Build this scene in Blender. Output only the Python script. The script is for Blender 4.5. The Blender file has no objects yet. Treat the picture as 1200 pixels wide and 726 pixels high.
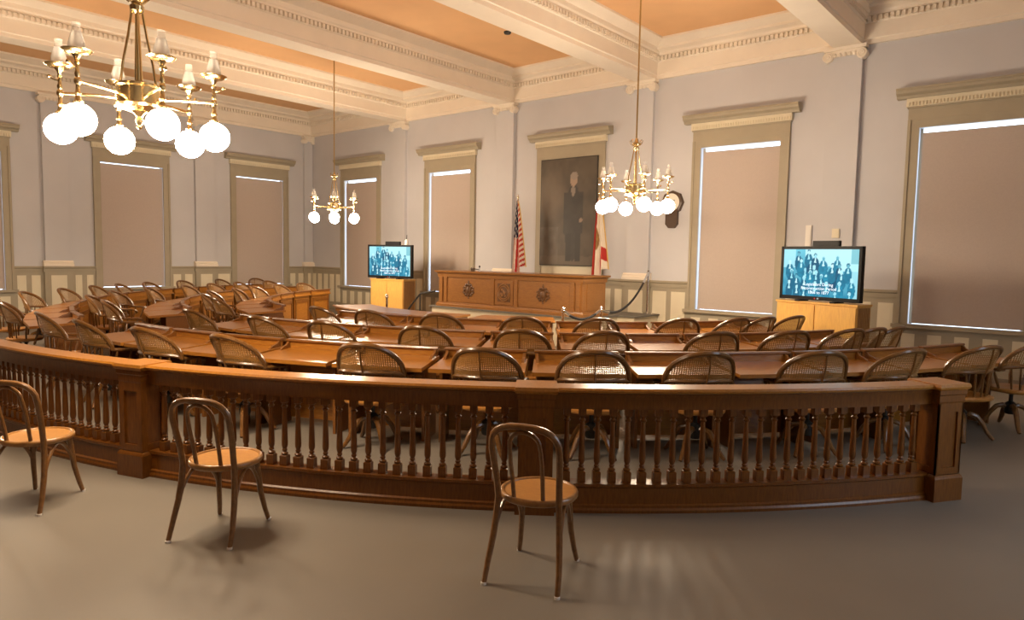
import bpy, bmesh, math, random
from mathutils import Vector, Matrix
random.seed(7)
PI = math.pi
SC = bpy.context.scene
COL = SC.collection
def R(d): return math.radians(d)

# ------------------------------------------------------------------ camera, world, lights, exposure
YAW, PITCH, ROLL = R(40.1), R(-4.467), R(1.05)
_f = Vector((-math.sin(YAW)*math.cos(PITCH), math.cos(YAW)*math.cos(PITCH), math.sin(PITCH)))
_r = Vector((math.cos(YAW), math.sin(YAW), 0)); _u = _r.cross(_f)
_cr, _sr = math.cos(ROLL), math.sin(ROLL)
_r2 = _cr*_r + _sr*_u; _u2 = -_sr*_r + _cr*_u
cam = bpy.data.cameras.new('camera'); cam.lens = 807.7/1200*36; cam.sensor_width = 36; cam.clip_start = .05; cam.clip_end = 200
camo = bpy.data.objects.new('camera', cam); COL.objects.link(camo)
camo.matrix_world = Matrix(((_r2.x, _u2.x, -_f.x, 0), (_r2.y, _u2.y, -_f.y, 0), (_r2.z, _u2.z, -_f.z, 1.75), (0, 0, 0, 1)))
SC.camera = camo

GLOBE_STRENGTH = 130.0
GLOBE_COLOR = (1.0, .79, .56)
WORLD_STRENGTH = 3.2
world = bpy.data.worlds.new('world'); SC.world = world; world.use_nodes = True
_bg = world.node_tree.nodes['Background']; _bg.inputs[0].default_value = (.66, .82, 1, 1); _bg.inputs[1].default_value = WORLD_STRENGTH
SC.view_settings.view_transform = 'Standard'; SC.view_settings.look = 'None'
SC.view_settings.exposure = 0.5; SC.view_settings.gamma = 1.0; SC.view_settings.use_curve_mapping = False

# ------------------------------------------------------------------ materials
MATS = {}
def mat(name, col, rough=.5, metal=0.0, noise=0.0, nscale=6.0, bump=0.0, bscale=60.0, grain=None, col2=None, spec=.5, coat=0.0, trans=0.0):
    m = bpy.data.materials.new(name); m.use_nodes = True; nt = m.node_tree; N = nt.nodes; L = nt.links
    b = N['Principled BSDF']; b.inputs['Roughness'].default_value = rough; b.inputs['Metallic'].default_value = metal
    b.inputs['Specular IOR Level'].default_value = spec
    if coat: b.inputs['Coat Weight'].default_value = coat; b.inputs['Coat Roughness'].default_value = .12
    b.inputs['Base Color'].default_value = (*col, 1)
    tc = N.new('ShaderNodeTexCoord'); mp = N.new('ShaderNodeMapping'); L.new(tc.outputs['Object'], mp.inputs[0])
    if noise or grain:
        nz = N.new('ShaderNodeTexNoise'); nz.inputs['Scale'].default_value = nscale; nz.inputs['Detail'].default_value = 6
        if grain: mp.inputs['Scale'].default_value = grain
        L.new(mp.outputs[0], nz.inputs['Vector'])
        rp = N.new('ShaderNodeMapRange'); rp.inputs[1].default_value = .3; rp.inputs[2].default_value = .7
        L.new(nz.outputs[0], rp.inputs[0])
        mx = N.new('ShaderNodeMix'); mx.data_type = 'RGBA'
        c2 = col2 or tuple(max(0, c*(1-noise)) for c in col)
        mx.inputs['A'].default_value = (*col, 1); mx.inputs['B'].default_value = (*c2, 1)
        L.new(rp.outputs[0], mx.inputs['Factor']); L.new(mx.outputs['Result'], b.inputs['Base Color'])
    if bump:
        n2 = N.new('ShaderNodeTexNoise'); n2.inputs['Scale'].default_value = bscale; L.new(tc.outputs['Object'], n2.inputs['Vector'])
        bp = N.new('ShaderNodeBump'); bp.inputs['Strength'].default_value = bump; bp.inputs['Distance'].default_value = .01
        L.new(n2.outputs[0], bp.inputs['Height']); L.new(bp.outputs[0], b.inputs['Normal'])
    if trans: b.inputs['Transmission Weight'].default_value = trans
    MATS[name] = m; return m
def emis(name, col, s):
    m = bpy.data.materials.new(name); m.use_nodes = True; nt = m.node_tree; nt.nodes.clear()
    o = nt.nodes.new('ShaderNodeOutputMaterial'); e = nt.nodes.new('ShaderNodeEmission')
    e.inputs[0].default_value = (*col, 1); e.inputs[1].default_value = s; nt.links.new(e.outputs[0], o.inputs[0]); MATS[name] = m; return m
def vcol(name, rough=.6, emit=0.0):
    m = bpy.data.materials.new(name); m.use_nodes = True; nt = m.node_tree
    a = nt.nodes.new('ShaderNodeVertexColor'); a.layer_name = 'Col'
    b = nt.nodes['Principled BSDF']; b.inputs['Roughness'].default_value = rough
    if emit:
        b.inputs['Specular IOR Level'].default_value = .05
        b.inputs['Base Color'].default_value = (.01, .01, .01, 1)
        nt.links.new(a.outputs[0], b.inputs['Emission Color']); b.inputs['Emission Strength'].default_value = emit
    else: nt.links.new(a.outputs[0], b.inputs['Base Color'])
    MATS[name] = m; return m

mat('wall', (.575, .575, .605), .75, noise=.05, nscale=1.5, bump=.05, bscale=90)
mat('cream', (.86, .78, .67), .6, noise=.05, nscale=3)
mat('ceil_orange', (.82, .50, .26), .8, noise=.06, nscale=2)
mat('olive', (.39, .34, .25), .55, noise=.08, nscale=4)
mat('panel_cream', (.74, .67, .51), .55, noise=.06, nscale=3)
mat('shade', (.50, .425, .38), .85, noise=.05, nscale=40, bump=.1, bscale=300)
mat('floor', (.19, .167, .138), .5, noise=.12, nscale=1.2, bump=.12, bscale=220, spec=.35)
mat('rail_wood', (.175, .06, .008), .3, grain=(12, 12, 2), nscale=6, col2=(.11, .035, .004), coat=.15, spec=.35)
mat('rail_top_lit', (.36, .145, .02), .28, grain=(6, 6, 6), nscale=7, col2=(.26, .10, .012), coat=.2, spec=.4)  # lighter copy of the rail wood: lamplight on the tops put into colour
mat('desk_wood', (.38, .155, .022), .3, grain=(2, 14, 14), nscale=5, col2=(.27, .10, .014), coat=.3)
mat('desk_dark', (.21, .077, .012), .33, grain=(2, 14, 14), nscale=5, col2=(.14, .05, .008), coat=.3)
mat('chair_wood', (.17, .075, .017), .3, grain=(6, 6, 12), nscale=6, col2=(.105, .043, .009), coat=.3)
mat('bent_wood', (.215, .098, .028), .3, grain=(8, 8, 8), nscale=6, col2=(.14, .06, .015), coat=.4)
mat('bent_ring', (.34, .165, .048), .3, grain=(8, 8, 8), nscale=6, col2=(.25, .115, .03), coat=.4)
mat('bent_seat', (.50, .25, .07), .3, grain=(5, 26, 5), nscale=5, col2=(.40, .185, .055), coat=.4)
mat('rostrum_wood', (.33, .145, .035), .36, grain=(3, 10, 14), nscale=5, col2=(.25, .105, .03), coat=.25)
mat('carved_wood', (.15, .065, .02), .45, noise=.3, nscale=30)
mat('maple', (.70, .41, .10), .4, grain=(12, 12, 1.5), nscale=5, col2=(.58, .32, .09), coat=.2)
mat('maple_dark', (.40, .21, .07), .45, grain=(14, 14, 1.2), nscale=7, col2=(.27, .13, .04))
mat('brass', (.74, .57, .31), .2, metal=1)
mat('brass_dark', (.48, .34, .15), .28, metal=1)
mat('chrome', (.75, .75, .75), .15, metal=1)
mat('black_iron', (.02, .018, .016), .5)
mat('black_plastic', (.012, .012, .013), .5, spec=.15)
mat('rope', (.015, .015, .018), .8, bump=.4, bscale=90)
mat('white_plastic', (.75, .72, .68), .5)
mat('platform_carpet', (.16, .15, .13), .9, bump=.3, bscale=200)
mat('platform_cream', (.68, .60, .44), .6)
mat('clock_wood', (.07, .04, .025), .4)
mat('clock_face', (.78, .74, .66), .5)
mat('dark_metal', (.025, .023, .02), .45, metal=.15)
mat('chair_seat_lit', (.46, .21, .045), .32, grain=(3, 16, 6), nscale=6, col2=(.36, .15, .03), coat=.25)  # lighter than the chair wood: lamplight on the seats is in the colour
mat('back_wall', (.10, .055, .03), .5, grain=(10, 10, 2), nscale=4, col2=(.07, .036, .018))
mat('frosted_white', (.95, .93, .9), .5, trans=.75, spec=.2)
mat('gold_fringe', (.65, .42, .10), .6)
mat('red_dot', (.6, .03, .03), .4)
emis('globe', GLOBE_COLOR, GLOBE_STRENGTH)
emis('caption', (.9, .97, 1), 1.1)
vcol('screen', .25, .85)
vcol('canvas', .5)
vcol('flag', .8)
g = mat('clear_glass', (.95, .93, .9), .05)
g.node_tree.nodes['Principled BSDF'].inputs['Alpha'].default_value = .18
def cane_mat():
    m = bpy.data.materials.new('cane'); m.use_nodes = True; nt = m.node_tree; N = nt.nodes; L = nt.links
    b = N['Principled BSDF']; b.inputs['Base Color'].default_value = (.24, .13, .04, 1); b.inputs['Roughness'].default_value = .5
    tc = N.new('ShaderNodeTexCoord'); sp = N.new('ShaderNodeSeparateXYZ'); L.new(tc.outputs['Object'], sp.inputs[0])
    fs = []
    for k in (0, 2):
        mu = N.new('ShaderNodeMath'); mu.operation = 'MULTIPLY'; mu.inputs[1].default_value = 62; L.new(sp.outputs[k], mu.inputs[0])
        fr = N.new('ShaderNodeMath'); fr.operation = 'FRACT'; L.new(mu.outputs[0], fr.inputs[0])
        gt = N.new('ShaderNodeMath'); gt.operation = 'GREATER_THAN'; gt.inputs[1].default_value = .42; L.new(fr.outputs[0], gt.inputs[0]); fs.append(gt)
    hole = N.new('ShaderNodeMath'); hole.operation = 'MULTIPLY'; L.new(fs[0].outputs[0], hole.inputs[0]); L.new(fs[1].outputs[0], hole.inputs[1])
    inv = N.new('ShaderNodeMath'); inv.operation = 'SUBTRACT'; inv.inputs[0].default_value = 1; L.new(hole.outputs[0], inv.inputs[1])
    L.new(inv.outputs[0], b.inputs['Alpha']); MATS['cane'] = m
cane_mat()

# ------------------------------------------------------------------ mesh helpers
class MB:
    def __init__(s): s.v = []; s.f = []
    def add(s, vs, fs):
        o = len(s.v); s.v += [tuple(v) for v in vs]; s.f += [tuple(i+o for i in f) for f in fs]; return s
    def box(s, x0, y0, z0, x1, y1, z1):
        return s.add([(x0,y0,z0),(x1,y0,z0),(x1,y1,z0),(x0,y1,z0),(x0,y0,z1),(x1,y0,z1),(x1,y1,z1),(x0,y1,z1)],
                     [(3,2,1,0),(4,5,6,7),(0,1,5,4),(1,2,6,5),(2,3,7,6),(3,0,4,7)])
    def hexa(s, lo, hi):  # lo, hi: 4 corner points each, counter-clockwise seen from above
        return s.add(list(lo)+list(hi), [(3,2,1,0),(4,5,6,7),(0,1,5,4),(1,2,6,5),(2,3,7,6),(3,0,4,7)])
    def lathe(s, prof, n=12, c=(0,0,0), axis='z', sq=False):
        vs = []; fs = []; m = len(prof)
        for (r, h) in prof:
            for k in range(n):
                a = 2*PI*k/n + (PI/4 if sq else 0)
                x, y = r*math.cos(a), r*math.sin(a)
                if axis == 'z': p = (x, y, h)
                elif axis == 'y': p = (x, h, y)
                else: p = (h, x, y)
                vs.append((p[0]+c[0], p[1]+c[1], p[2]+c[2]))
        for i in range(m-1):
            for k in range(n):
                q = (i*n+k, i*n+(k+1)%n, (i+1)*n+(k+1)%n, (i+1)*n+k)
                fs.append(q if axis != 'y' else q[::-1])
        a0 = tuple(range(n))[::-1]; a1 = tuple((m-1)*n+k for k in range(n))
        fs += [a0, a1] if axis != 'y' else [a0[::-1], a1[::-1]]
        return s.add(vs, fs)
    def tube(s, path, rad, n=8, flat=1.0, up=None):
        P = [Vector(p) for p in path]; m = len(P)
        rads = [rad]*m if not hasattr(rad, '__len__') else list(rad)
        vs = []; fs = []; ref = None
        for i in range(m):
            t = (P[min(i+1, m-1)] - P[max(i-1, 0)])
            t = t.normalized() if t.length > 1e-9 else Vector((0,0,1))
            if up is not None: ref = Vector(up)
            if ref is None: ref = Vector((0,0,1)) if abs(t.z) < .9 else Vector((1,0,0))
            a = ref - t*ref.dot(t)
            if a.length < 1e-6: a = Vector((1,0,0)) - t*t.x
            a.normalize(); b = t.cross(a); ref = a
            for k in range(n):
                w = 2*PI*k/n; q = P[i] + a*(rads[i]*flat*math.cos(w)) + b*(rads[i]*math.sin(w)); vs.append(tuple(q))
        for i in range(m-1):
            for k in range(n): fs.append((i*n+k, i*n+(k+1)%n, (i+1)*n+(k+1)%n, (i+1)*n+k))
        fs += [tuple(range(n))[::-1], tuple((m-1)*n+k for k in range(n))]
        return s.add(vs, fs)
    def prism(s, poly, d0, d1, plane='xz'):   # poly extruded along the remaining axis
        n = len(poly)
        def P(a, b, d): return (a, d, b) if plane == 'xz' else ((d, a, b) if plane == 'yz' else (a, b, d))
        vs = [P(a, b, d0) for a, b in poly] + [P(a, b, d1) for a, b in poly]
        fs = [tuple(range(n)), tuple(range(2*n-1, n-1, -1))] + [(k, (k+1) % n, n+(k+1) % n, n+k)[::-1] for k in range(n)]
        return s.add(vs, fs)
    def arc(s, c, prof, a0, a1, n):  # closed profile of (radius, z) swept around c between angles a0, a1
        m = len(prof); vs = []; fs = []
        for i in range(n+1):
            a = a0+(a1-a0)*i/n
            for r, z in prof: vs.append((c[0]+r*math.cos(a), c[1]+r*math.sin(a), z))
        for i in range(n):
            for k in range(m): fs.append((i*m+k, (i+1)*m+k, (i+1)*m+(k+1) % m, i*m+(k+1) % m))
        fs += [tuple(range(m)), tuple(n*m+k for k in range(m))[::-1]]
        return s.add(vs, fs)
    def ball(s, c, r, n=10, sx=1, sy=1, sz=1):
        m = n//2+1; vs = []; fs = []
        for i in range(m+1):
            t = PI*i/m
            for k in range(n):
                a = 2*PI*k/n; vs.append((c[0]+r*sx*math.sin(t)*math.cos(a), c[1]+r*sy*math.sin(t)*math.sin(a), c[2]-r*sz*math.cos(t)))
        for i in range(m):
            for k in range(n): fs.append((i*n+k, i*n+(k+1) % n, (i+1)*n+(k+1) % n, (i+1)*n+k))
        return s.add(vs, fs)
    def mesh(s, name, m, smooth=True, angle=35):
        me = bpy.data.meshes.new(name); me.from_pydata(s.v, [], s.f)
        bm = bmesh.new(); bm.from_mesh(me); bmesh.ops.remove_doubles(bm, verts=bm.verts, dist=1e-6) if len(s.v) < 4000 else None
        bmesh.ops.recalc_face_normals(bm, faces=bm.faces); bm.to_mesh(me); bm.free()
        me.materials.append(MATS[m])
        if smooth:
            me.polygons.foreach_set('use_smooth', [True]*len(me.polygons)); me.set_sharp_from_angle(angle=R(angle))
        return me
    def build(s, name, m, parent=None, loc=(0,0,0), rz=0, smooth=True, angle=35):
        o = bpy.data.objects.new(name, s.mesh(name, m, smooth, angle)); COL.objects.link(o)
        o.location = loc; o.rotation_euler = (0, 0, rz)
        if parent: o.parent = parent
        return o
def inst(name, me, parent=None, loc=(0,0,0), rz=0, scale=None):
    o = bpy.data.objects.new(name, me); COL.objects.link(o); o.location = loc; o.rotation_euler = (0,0,rz)
    if scale: o.scale = scale
    if parent: o.parent = parent
    return o
def tag(o, label, cat, group=None):
    o['label'] = label; o['category'] = cat
    if group: o['group'] = group
    return o
def thing(name, label, cat, loc=(0,0,0), rz=0, group=None):
    o = bpy.data.objects.new(name, None); COL.objects.link(o); o.empty_display_size = .1
    o.location = loc; o.rotation_euler = (0,0,rz); return tag(o, label, cat, group)
def struct(o, label=None):
    o['kind'] = 'structure'
    if label: o['label'] = label
    return o
def sempty(name, loc=(0,0,0), rz=0, label=None):
    o = bpy.data.objects.new(name, None); COL.objects.link(o); o.location = loc; o.rotation_euler = (0,0,rz); o.empty_display_size = .1
    return struct(o, label)
def dup(root, loc, rz, label, group=None):
    r = root.copy(); COL.objects.link(r); r.location = loc; r.rotation_euler = (0,0,rz); r['label'] = label
    if group: r['group'] = group
    for ch in list(root.children):
        c = ch.copy(); COL.objects.link(c); c.parent = r
        for gch in list(ch.children):
            d = gch.copy(); COL.objects.link(d); d.parent = c
    return r
ORD = ['first','second','third','fourth','fifth','sixth','seventh','eighth','ninth','tenth','eleventh','twelfth','thirteenth','fourteenth','fifteenth']

# ------------------------------------------------------------------ room shell
XL, YF, XR, YB, ZC, ZB = -19.5, 13.0, 1.9, -4.0, 6.12, 5.42
T = .12
struct(MB().box(XL-T, YB-T, -.2, XR+T, YF+T, 0).build('floor', 'floor', smooth=False))
SILL, HEAD = .75, 3.95
FW = [-16.95, -13.17, -5.33, -1.55]          # front wall window centres
LW = [3.92, 7.55, 11.18]                     # left wall window centres
HW = .775                                    # half width of an opening
def wall(name, horizontal, pos, lo, hi, openings, sgn):
    mb = MB()
    def b(a0, a1, z0, z1):
        if horizontal: mb.box(a0, min(pos, pos+sgn*T), z0, a1, max(pos, pos+sgn*T), z1)
        else: mb.box(min(pos, pos+sgn*T), a0, z0, max(pos, pos+sgn*T), a1, z1)
    cur = lo
    for c in sorted(openings):
        b(cur, c-HW, 0, ZC+.2); b(c-HW, c+HW, 0, SILL); b(c-HW, c+HW, HEAD, ZC+.2); cur = c+HW
    b(cur, hi, 0, ZC+.2)
    return struct(mb.build(name, 'wall', smooth=False))
wall('wall_front', True, YF, XL-T, XR+T, FW, 1)
wall('wall_left', False, XL, YB-T, YF, LW, -1)
wall('wall_right', False, XR, YB-T, YF, [5.6], 1)
struct(MB().box(XL-T, YB-T, 0, XR+T, YB, ZC+.2).build('wall_back', 'back_wall', smooth=False))
ceil = struct(MB().box(XL-T, YB-T, ZC, XR+T, YF+T, ZC+.2).build('ceiling', 'ceil_orange', smooth=False), 'peach orange coffered ceiling between cream plaster beams')

# cornice profile as (offset from wall, z); beams use the same mouldings
def corn_prof(base, reach):
    return [(base, ZB), (base, ZB+.07), (base+.02, ZB+.085), (base+.02, ZB+.33), (base+.045, ZB+.345), (base+.045, ZB+.43), (base+.085, ZB+.44),
            (base+.085, ZB+.47), (base+.11, ZB+.50), (reach*.62, ZB+.53), (reach*.62, ZB+.575), (reach*.75, ZB+.60), (reach*.92, ZB+.645), (reach, ZB+.66), (reach, ZC)]
def dentils(mb, a0, a1, z0, z1, step, w, place):
    n = int((a1-a0)/step)
    for k in range(n):
        p = a0+step*(k+.5)-w/2; place(mb, p, p+w, z0, z1)
def cornice(name, horizontal, pos, lo, hi, sgn):
    pr = [(pos+sgn*o, z) for o, z in corn_prof(.06, .46)] + [(pos, ZC), (pos, ZB)]
    o = struct(MB().prism(pr, lo, hi, 'yz' if horizontal else 'xz').build(name, 'cream', angle=20))
    mb = MB()
    def pl(mb, p, q, z0, z1):
        a, b = sorted((pos+sgn*.09, pos+sgn*.165))
        if horizontal: mb.box(p, a, z0, q, b, z1)
        else: mb.box(a, p, z0, b, q, z1)
    dentils(mb, lo, hi, ZB+.35, ZB+.425, .085, .05, pl)
    d = mb.build('dentil_band', 'cream', o, smooth=False); d['kind'] = 'stuff'
    return o
cornice('trim_1', True, YF, XL, XR, -1)
cornice('trim_2', False, XL, YB, YF, 1)
BX = [-15.08, -11.18, -7.35, -3.46, .45]
for bx in BX:
    hw = .245
    pr = [(o, z) for o, z in corn_prof(hw-.06+.04, hw+.30)]
    full = [(bx+o, z) for o, z in pr] + [(bx-o, z) for o, z in reversed(pr)]
    bo = MB().prism(full, YB, YF-.06, 'xz').build('ceiling_beam', 'cream', ceil, angle=20)
    mb = MB()
    for sg in (-1, 1):
        def pl(mb, p, q, z0, z1, sg=sg):
            a, b = sorted((bx+sg*(hw-.02+.03), bx+sg*(hw-.02+.105))); mb.box(a, p, z0, b, q, z1)
        dentils(mb, 1.0, YF-.2, ZB+.35, ZB+.425, .085, .05, pl)
    d = mb.build('dentil_band', 'cream', bo, smooth=False); d['kind'] = 'stuff'
tag(MB().lathe([(.07,ZC-.001),(.075,ZC-.02),(.06,ZC-.045),(.02,ZC-.05)], 16, (-9.07, 10.48, 0)).build('smoke_detector', 'dark_metal'), 'small dark smoke detector on the orange ceiling panel', 'smoke detector')

# local wall frames: x along the wall, y out of the wall into the room (as negative y), z up
def wframe(side, c):
    # returns (loc, rz) so that local +x runs along the wall to the viewer's right and local -y points into the room
    return ((c, YF, 0), 0) if side == 'F' else ((XL, c, 0), R(90))

def make_header(parent, zb):
    MB().box(-HW-.17, -.05, zb, HW+.17, 0, zb+.19).build('frieze', 'olive', parent, smooth=False)
    MB().box(-HW-.185, -.075, zb+.19, HW+.185, 0, zb+.215).build('fillet', 'olive', parent, smooth=False)
    MB().box(-HW-.20, -.085, zb+.215, HW+.20, 0, zb+.345).build('dentil_bed', 'panel_cream', parent, smooth=False)
    mb = MB(); n = 40
    for k in range(n):
        x = -HW-.19 + (2*HW+.38)*(k+.5)/n; mb.box(x-.012, -.105, zb+.225, x+.012, -.085, zb+.285)
    d = mb.build('dentil_band', 'panel_cream', parent, smooth=False); d['kind'] = 'stuff'
    prof = [(0, zb+.345), (-.12, zb+.345), (-.135, zb+.385), (-.19, zb+.42), (-.20, zb+.46), (-.215, zb+.47), (-.215, zb+.50), (0, zb+.53)]
    MB().prism(prof, -HW-.34, HW+.34, 'yz').build('crown', 'olive', parent, angle=20)
WN = [0]
def window(side, c, gaps, label, shade_label):
    WN[0] += 1
    loc, rz = wframe(side, c)
    w = sempty('window_%d' % WN[0], loc, rz, label)
    for s in (-1, 1):
        MB().box(min(s*HW, s*(HW+.17)), -.045, SILL, max(s*HW, s*(HW+.17)), 0, HEAD+.13).build('jamb', 'olive', w, smooth=False)
        MB().box(min(s*(HW+.125), s*(HW+.17)), -.065, SILL, max(s*(HW+.125), s*(HW+.17)), -.045, HEAD+.13).build('back_band', 'olive', w, smooth=False)
    MB().box(-HW, -.045, HEAD, HW, 0, HEAD+.13).build('head_casing', 'olive', w, smooth=False)
    make_header(w, HEAD+.13)
    MB().box(-HW-.23, -.13, SILL-.06, HW+.23, .0, SILL).build('sill', 'olive', w, smooth=False)
    # sash behind the shade
    MB().box(-HW, .085, SILL, -HW+.04, .115, HEAD).box(HW-.04, .085, SILL, HW, .115, HEAD).build('sash_frame', 'olive', w, smooth=False)
    # roller shade hanging inside the opening
    gl, gr, gt, gb = gaps
    s = thing('roller_shade', shade_label, 'window shade', loc, rz, 'beige roller shades')
    mb = MB().box(-HW+gl, .011, SILL+gb, HW-gr, .014, HEAD-gt)
    mb.build('fabric', 'shade', s, smooth=True)
    MB().box(-HW+gl, .005, SILL+gb-.012, HW-gr, .022, SILL+gb+.018).build('hem_bar', 'shade', s, smooth=False)
pos_F = ['in the corner behind the left television', 'just left of the carved wooden rostrum', 'between the portrait and the right television', 'at the far right edge']
pos_L = ['at the far left edge', 'in the middle of the left wall', 'on the left wall nearest the room corner']
for c, p in zip(FW, pos_F):
    window('F', c, (.045, .005, .08, .024), 'tall window with olive casing '+p, 'beige roller shade drawn down over the window '+p)
for c, p in zip(LW, pos_L):
    window('L', c, (.003, .004, .022, .03), 'tall window with olive casing '+p, 'beige roller shade drawn down over the window '+p)
# framed portrait bay in the middle of the front wall
PXC = -9.28
pb = sempty('trim_3', (PXC, YF, 0), 0, 'olive casing with dentil head around the portrait')
for s in (-1, 1):
    MB().box(min(s*HW, s*(HW+.17)), -.045, 1.30, max(s*HW, s*(HW+.17)), 0, HEAD+.13).build('jamb', 'olive', pb, smooth=False)
MB().box(-HW, -.045, HEAD, HW, 0, HEAD+.13).build('head_casing', 'olive', pb, smooth=False)
make_header(pb, HEAD+.13)
MB().box(-HW, -.02, 1.30, HW, 0, 1.56).build('lower_panel', 'panel_cream', pb, smooth=False)

# wainscot: rails and stiles in olive, each cream panel its own piece
RAIL = 1.30
def wains(name, side, lo, hi, panels, z0=.22, z1=1.08):
    loc, rz = wframe(side, 0)
    w = sempty(name, loc, rz)
    MB().box(lo, -.03, 0, hi, 0, RAIL-.03).build('backboard', 'olive', w, smooth=False)
    MB().prism([(0, RAIL-.14), (-.045, RAIL-.14), (-.05, RAIL-.10), (-.05, RAIL-.06), (-.075, RAIL-.04), (-.08, RAIL), (0, RAIL)], lo, hi, 'yz').build('dado_rail', 'olive', w, angle=20)
    MB().box(lo, -.045, 0, hi, -.03, .14).build('skirting', 'olive', w, smooth=False)
    for a, b in panels: MB().box(a, -.034, z0, b, -.012, z1).box(a+.03, -.038, z0+.03, b-.03, -.034, z1-.03).build('panel', 'panel_cream', w, smooth=False)
def apron(name, side, c, n=5):
    loc, rz = wframe(side, c)
    w = sempty(name, loc, rz); lo, hi = -HW-.17, HW+.17
    MB().box(lo, -.035, 0, hi, 0, SILL-.06).build('backboard', 'olive', w, smooth=False)
    MB().box(lo, -.05, 0, hi, -.035, .14).build('skirting', 'olive', w, smooth=False)
    p = (hi-lo)/n
    for k in range(n): MB().box(lo+p*k+.09, -.039, .2, lo+p*(k+1)-.09, -.02, SILL-.16).build('panel', 'panel_cream', w, smooth=False)
TN = [3]
def tn(): TN[0] += 1; return 'trim_%d' % TN[0]
PF = [-15.14, -11.2, -7.44, -3.5, .45]; PL = [2.1, 5.77, 9.45]
PW = .27
def spans(centres, pil, lo, hi, ext=.17):
    ed = []; cur = lo
    for c in sorted(centres): ed.append((cur, c-HW-ext)); cur = c+HW+ext
    ed.append((cur, hi)); return ed
def fill(side, a, b, pil):
    ps = [p for p in pil if a < p < b]; panels = []
    cuts = [(a, b)] if not ps else [(a, ps[0]-PW-.05), (ps[0]+PW+.05, b)]
    for u, v in cuts:
        n = max(1, int(round((v-u)/.34)))
        if v-u < .2: continue
        p = (v-u)/n
        for k in range(n): panels.append((u+p*k+.055, u+p*(k+1)-.055))
    wains(tn(), side, a, b, panels)
for a, b in spans(FW+[PXC], PF, XL, XR):
    fill('F', a, b, PF)
fill('F', PXC-HW-.17, PXC+HW+.17, [])
for a, b in spans(LW, PL, YB, YF): fill('L', a, b, PL)
for c in FW: apron(tn(), 'F', c)
for c in LW: apron(tn(), 'L', c)

# pilasters with ionic capitals
def spiral(mb, cx, z, y0, y1, r, sgn):
    mb.lathe([(r*.98, y0), (r, y0+(y1-y0)*.3), (r*.99, y1)], 20, (cx, 0, z), 'y')
    path = []
    for k in range(40):
        a = k/39*4.2*PI; q = r*.97*(1-k/39*.82); path.append((cx+sgn*q*math.sin(a), y0-.004, z+q*math.cos(a)))
    mb.tube(path, .011, 5)
def pilaster(side, c, half=PW, corner=False):
    loc, rz = wframe(side, c)
    w = sempty(tn(), loc, rz)
    MB().box(-half, -.09, RAIL+.14, half, 0, ZB-.02).build('shaft', 'wall', w, smooth=False)
    MB().prism([(0,RAIL),(-.155,RAIL),(-.16,RAIL+.05),(-.13,RAIL+.06),(-.14,RAIL+.10),(-.105,RAIL+.115),(-.10,RAIL+.14),(0,RAIL+.14)], -half-.05, half+.05, 'yz').build('base_moulding', 'cream', w, angle=20)
    MB().box(-half-.03, -.10, 0, half+.03, 0, RAIL-.06).build('pedestal', 'olive', w, smooth=False)
    MB().prism([(0,RAIL-.14),(-.115,RAIL-.14),(-.12,RAIL-.06),(-.15,RAIL-.04),(-.155,RAIL),(0,RAIL)], -half-.06, half+.06, 'yz').build('pedestal_cap', 'olive', w, angle=20)
    MB().box(-half+.10, -.106, .22, half-.10, -.09, 1.08).build('panel', 'panel_cream', w, smooth=False)
    mb = MB().box(-half-.07, -.165, ZB-.055, half+.07, 0, ZB-.0).box(-half-.03, -.135, ZB-.15, half+.03, 0, ZB-.055)
    for k in range(5): mb.ball(((k-2)*.08, -.135, ZB-.13), .032, 8, sz=1.2)
    cp = mb.build('capital', 'cream', w, angle=30)
    for s in (-1, 1):
        m2 = MB(); spiral(m2, s*(half+.0), ZB-.15, -.155, -.01, .085, s); m2.build('volute', 'cream', cp)
for c in PF[:4]: pilaster('F', c)
for c in PL: pilaster('L', c)
pilaster('L', YF-.17, .15)

# ------------------------------------------------------------------ balustrade (curved railing in front of the seats)
CB = (-8.48, 10.79); RB = 9.03
bal = thing('balustrade', 'long curved wooden balustrade with turned balusters and panelled posts in the foreground', 'railing')
POSTS = [-91.4, -71.6, -51.7, -32.2]
half = R(.82)
for i in range(3):
    a0, a1 = R(POSTS[i])+half, R(POSTS[i+1])-half
    fas = [(RB-.055, .72), (RB+.055, .72), (RB+.055, .80), (RB+.065, .815), (RB+.065, .832), (RB-.065, .832), (RB-.065, .815), (RB-.055, .80)]
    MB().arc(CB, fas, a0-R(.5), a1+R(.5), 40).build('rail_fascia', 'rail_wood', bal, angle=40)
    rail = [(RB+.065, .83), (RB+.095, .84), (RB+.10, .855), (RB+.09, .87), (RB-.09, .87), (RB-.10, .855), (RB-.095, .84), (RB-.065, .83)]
    MB().arc(CB, rail, a0-R(.5), a1+R(.5), 40).build('handrail', 'rail_top_lit', bal, angle=40)
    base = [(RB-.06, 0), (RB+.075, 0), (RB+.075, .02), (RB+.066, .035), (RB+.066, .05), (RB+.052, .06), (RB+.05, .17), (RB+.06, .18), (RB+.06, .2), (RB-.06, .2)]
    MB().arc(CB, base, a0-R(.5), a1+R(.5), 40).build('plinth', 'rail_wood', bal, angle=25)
sqm = MB().lathe([(0.0384,.20), (0.0384,.272), (0.0264,.278)], 4, sq=True)
sqm.lathe([(0.0168,.278),(0.0252,.284),(0.0264,.292),(0.0168,.300),(0.0144,.304),(0.0198,.312),(0.0198,.318),(0.0150,.324),(0.0222,.345),(0.0234,.37),(0.0214,.43),(0.0178,.54),(0.0150,.615),(0.0144,.622),(0.0222,.629),(0.0234,.637),(0.0150,.646),(0.0150,.652),(0.0228,.662),(0.0228,.668)], 10)
sqm.lathe([(0.0288,.664), (0.0348,.668), (0.0348,.722)], 4, sq=True)
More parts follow.
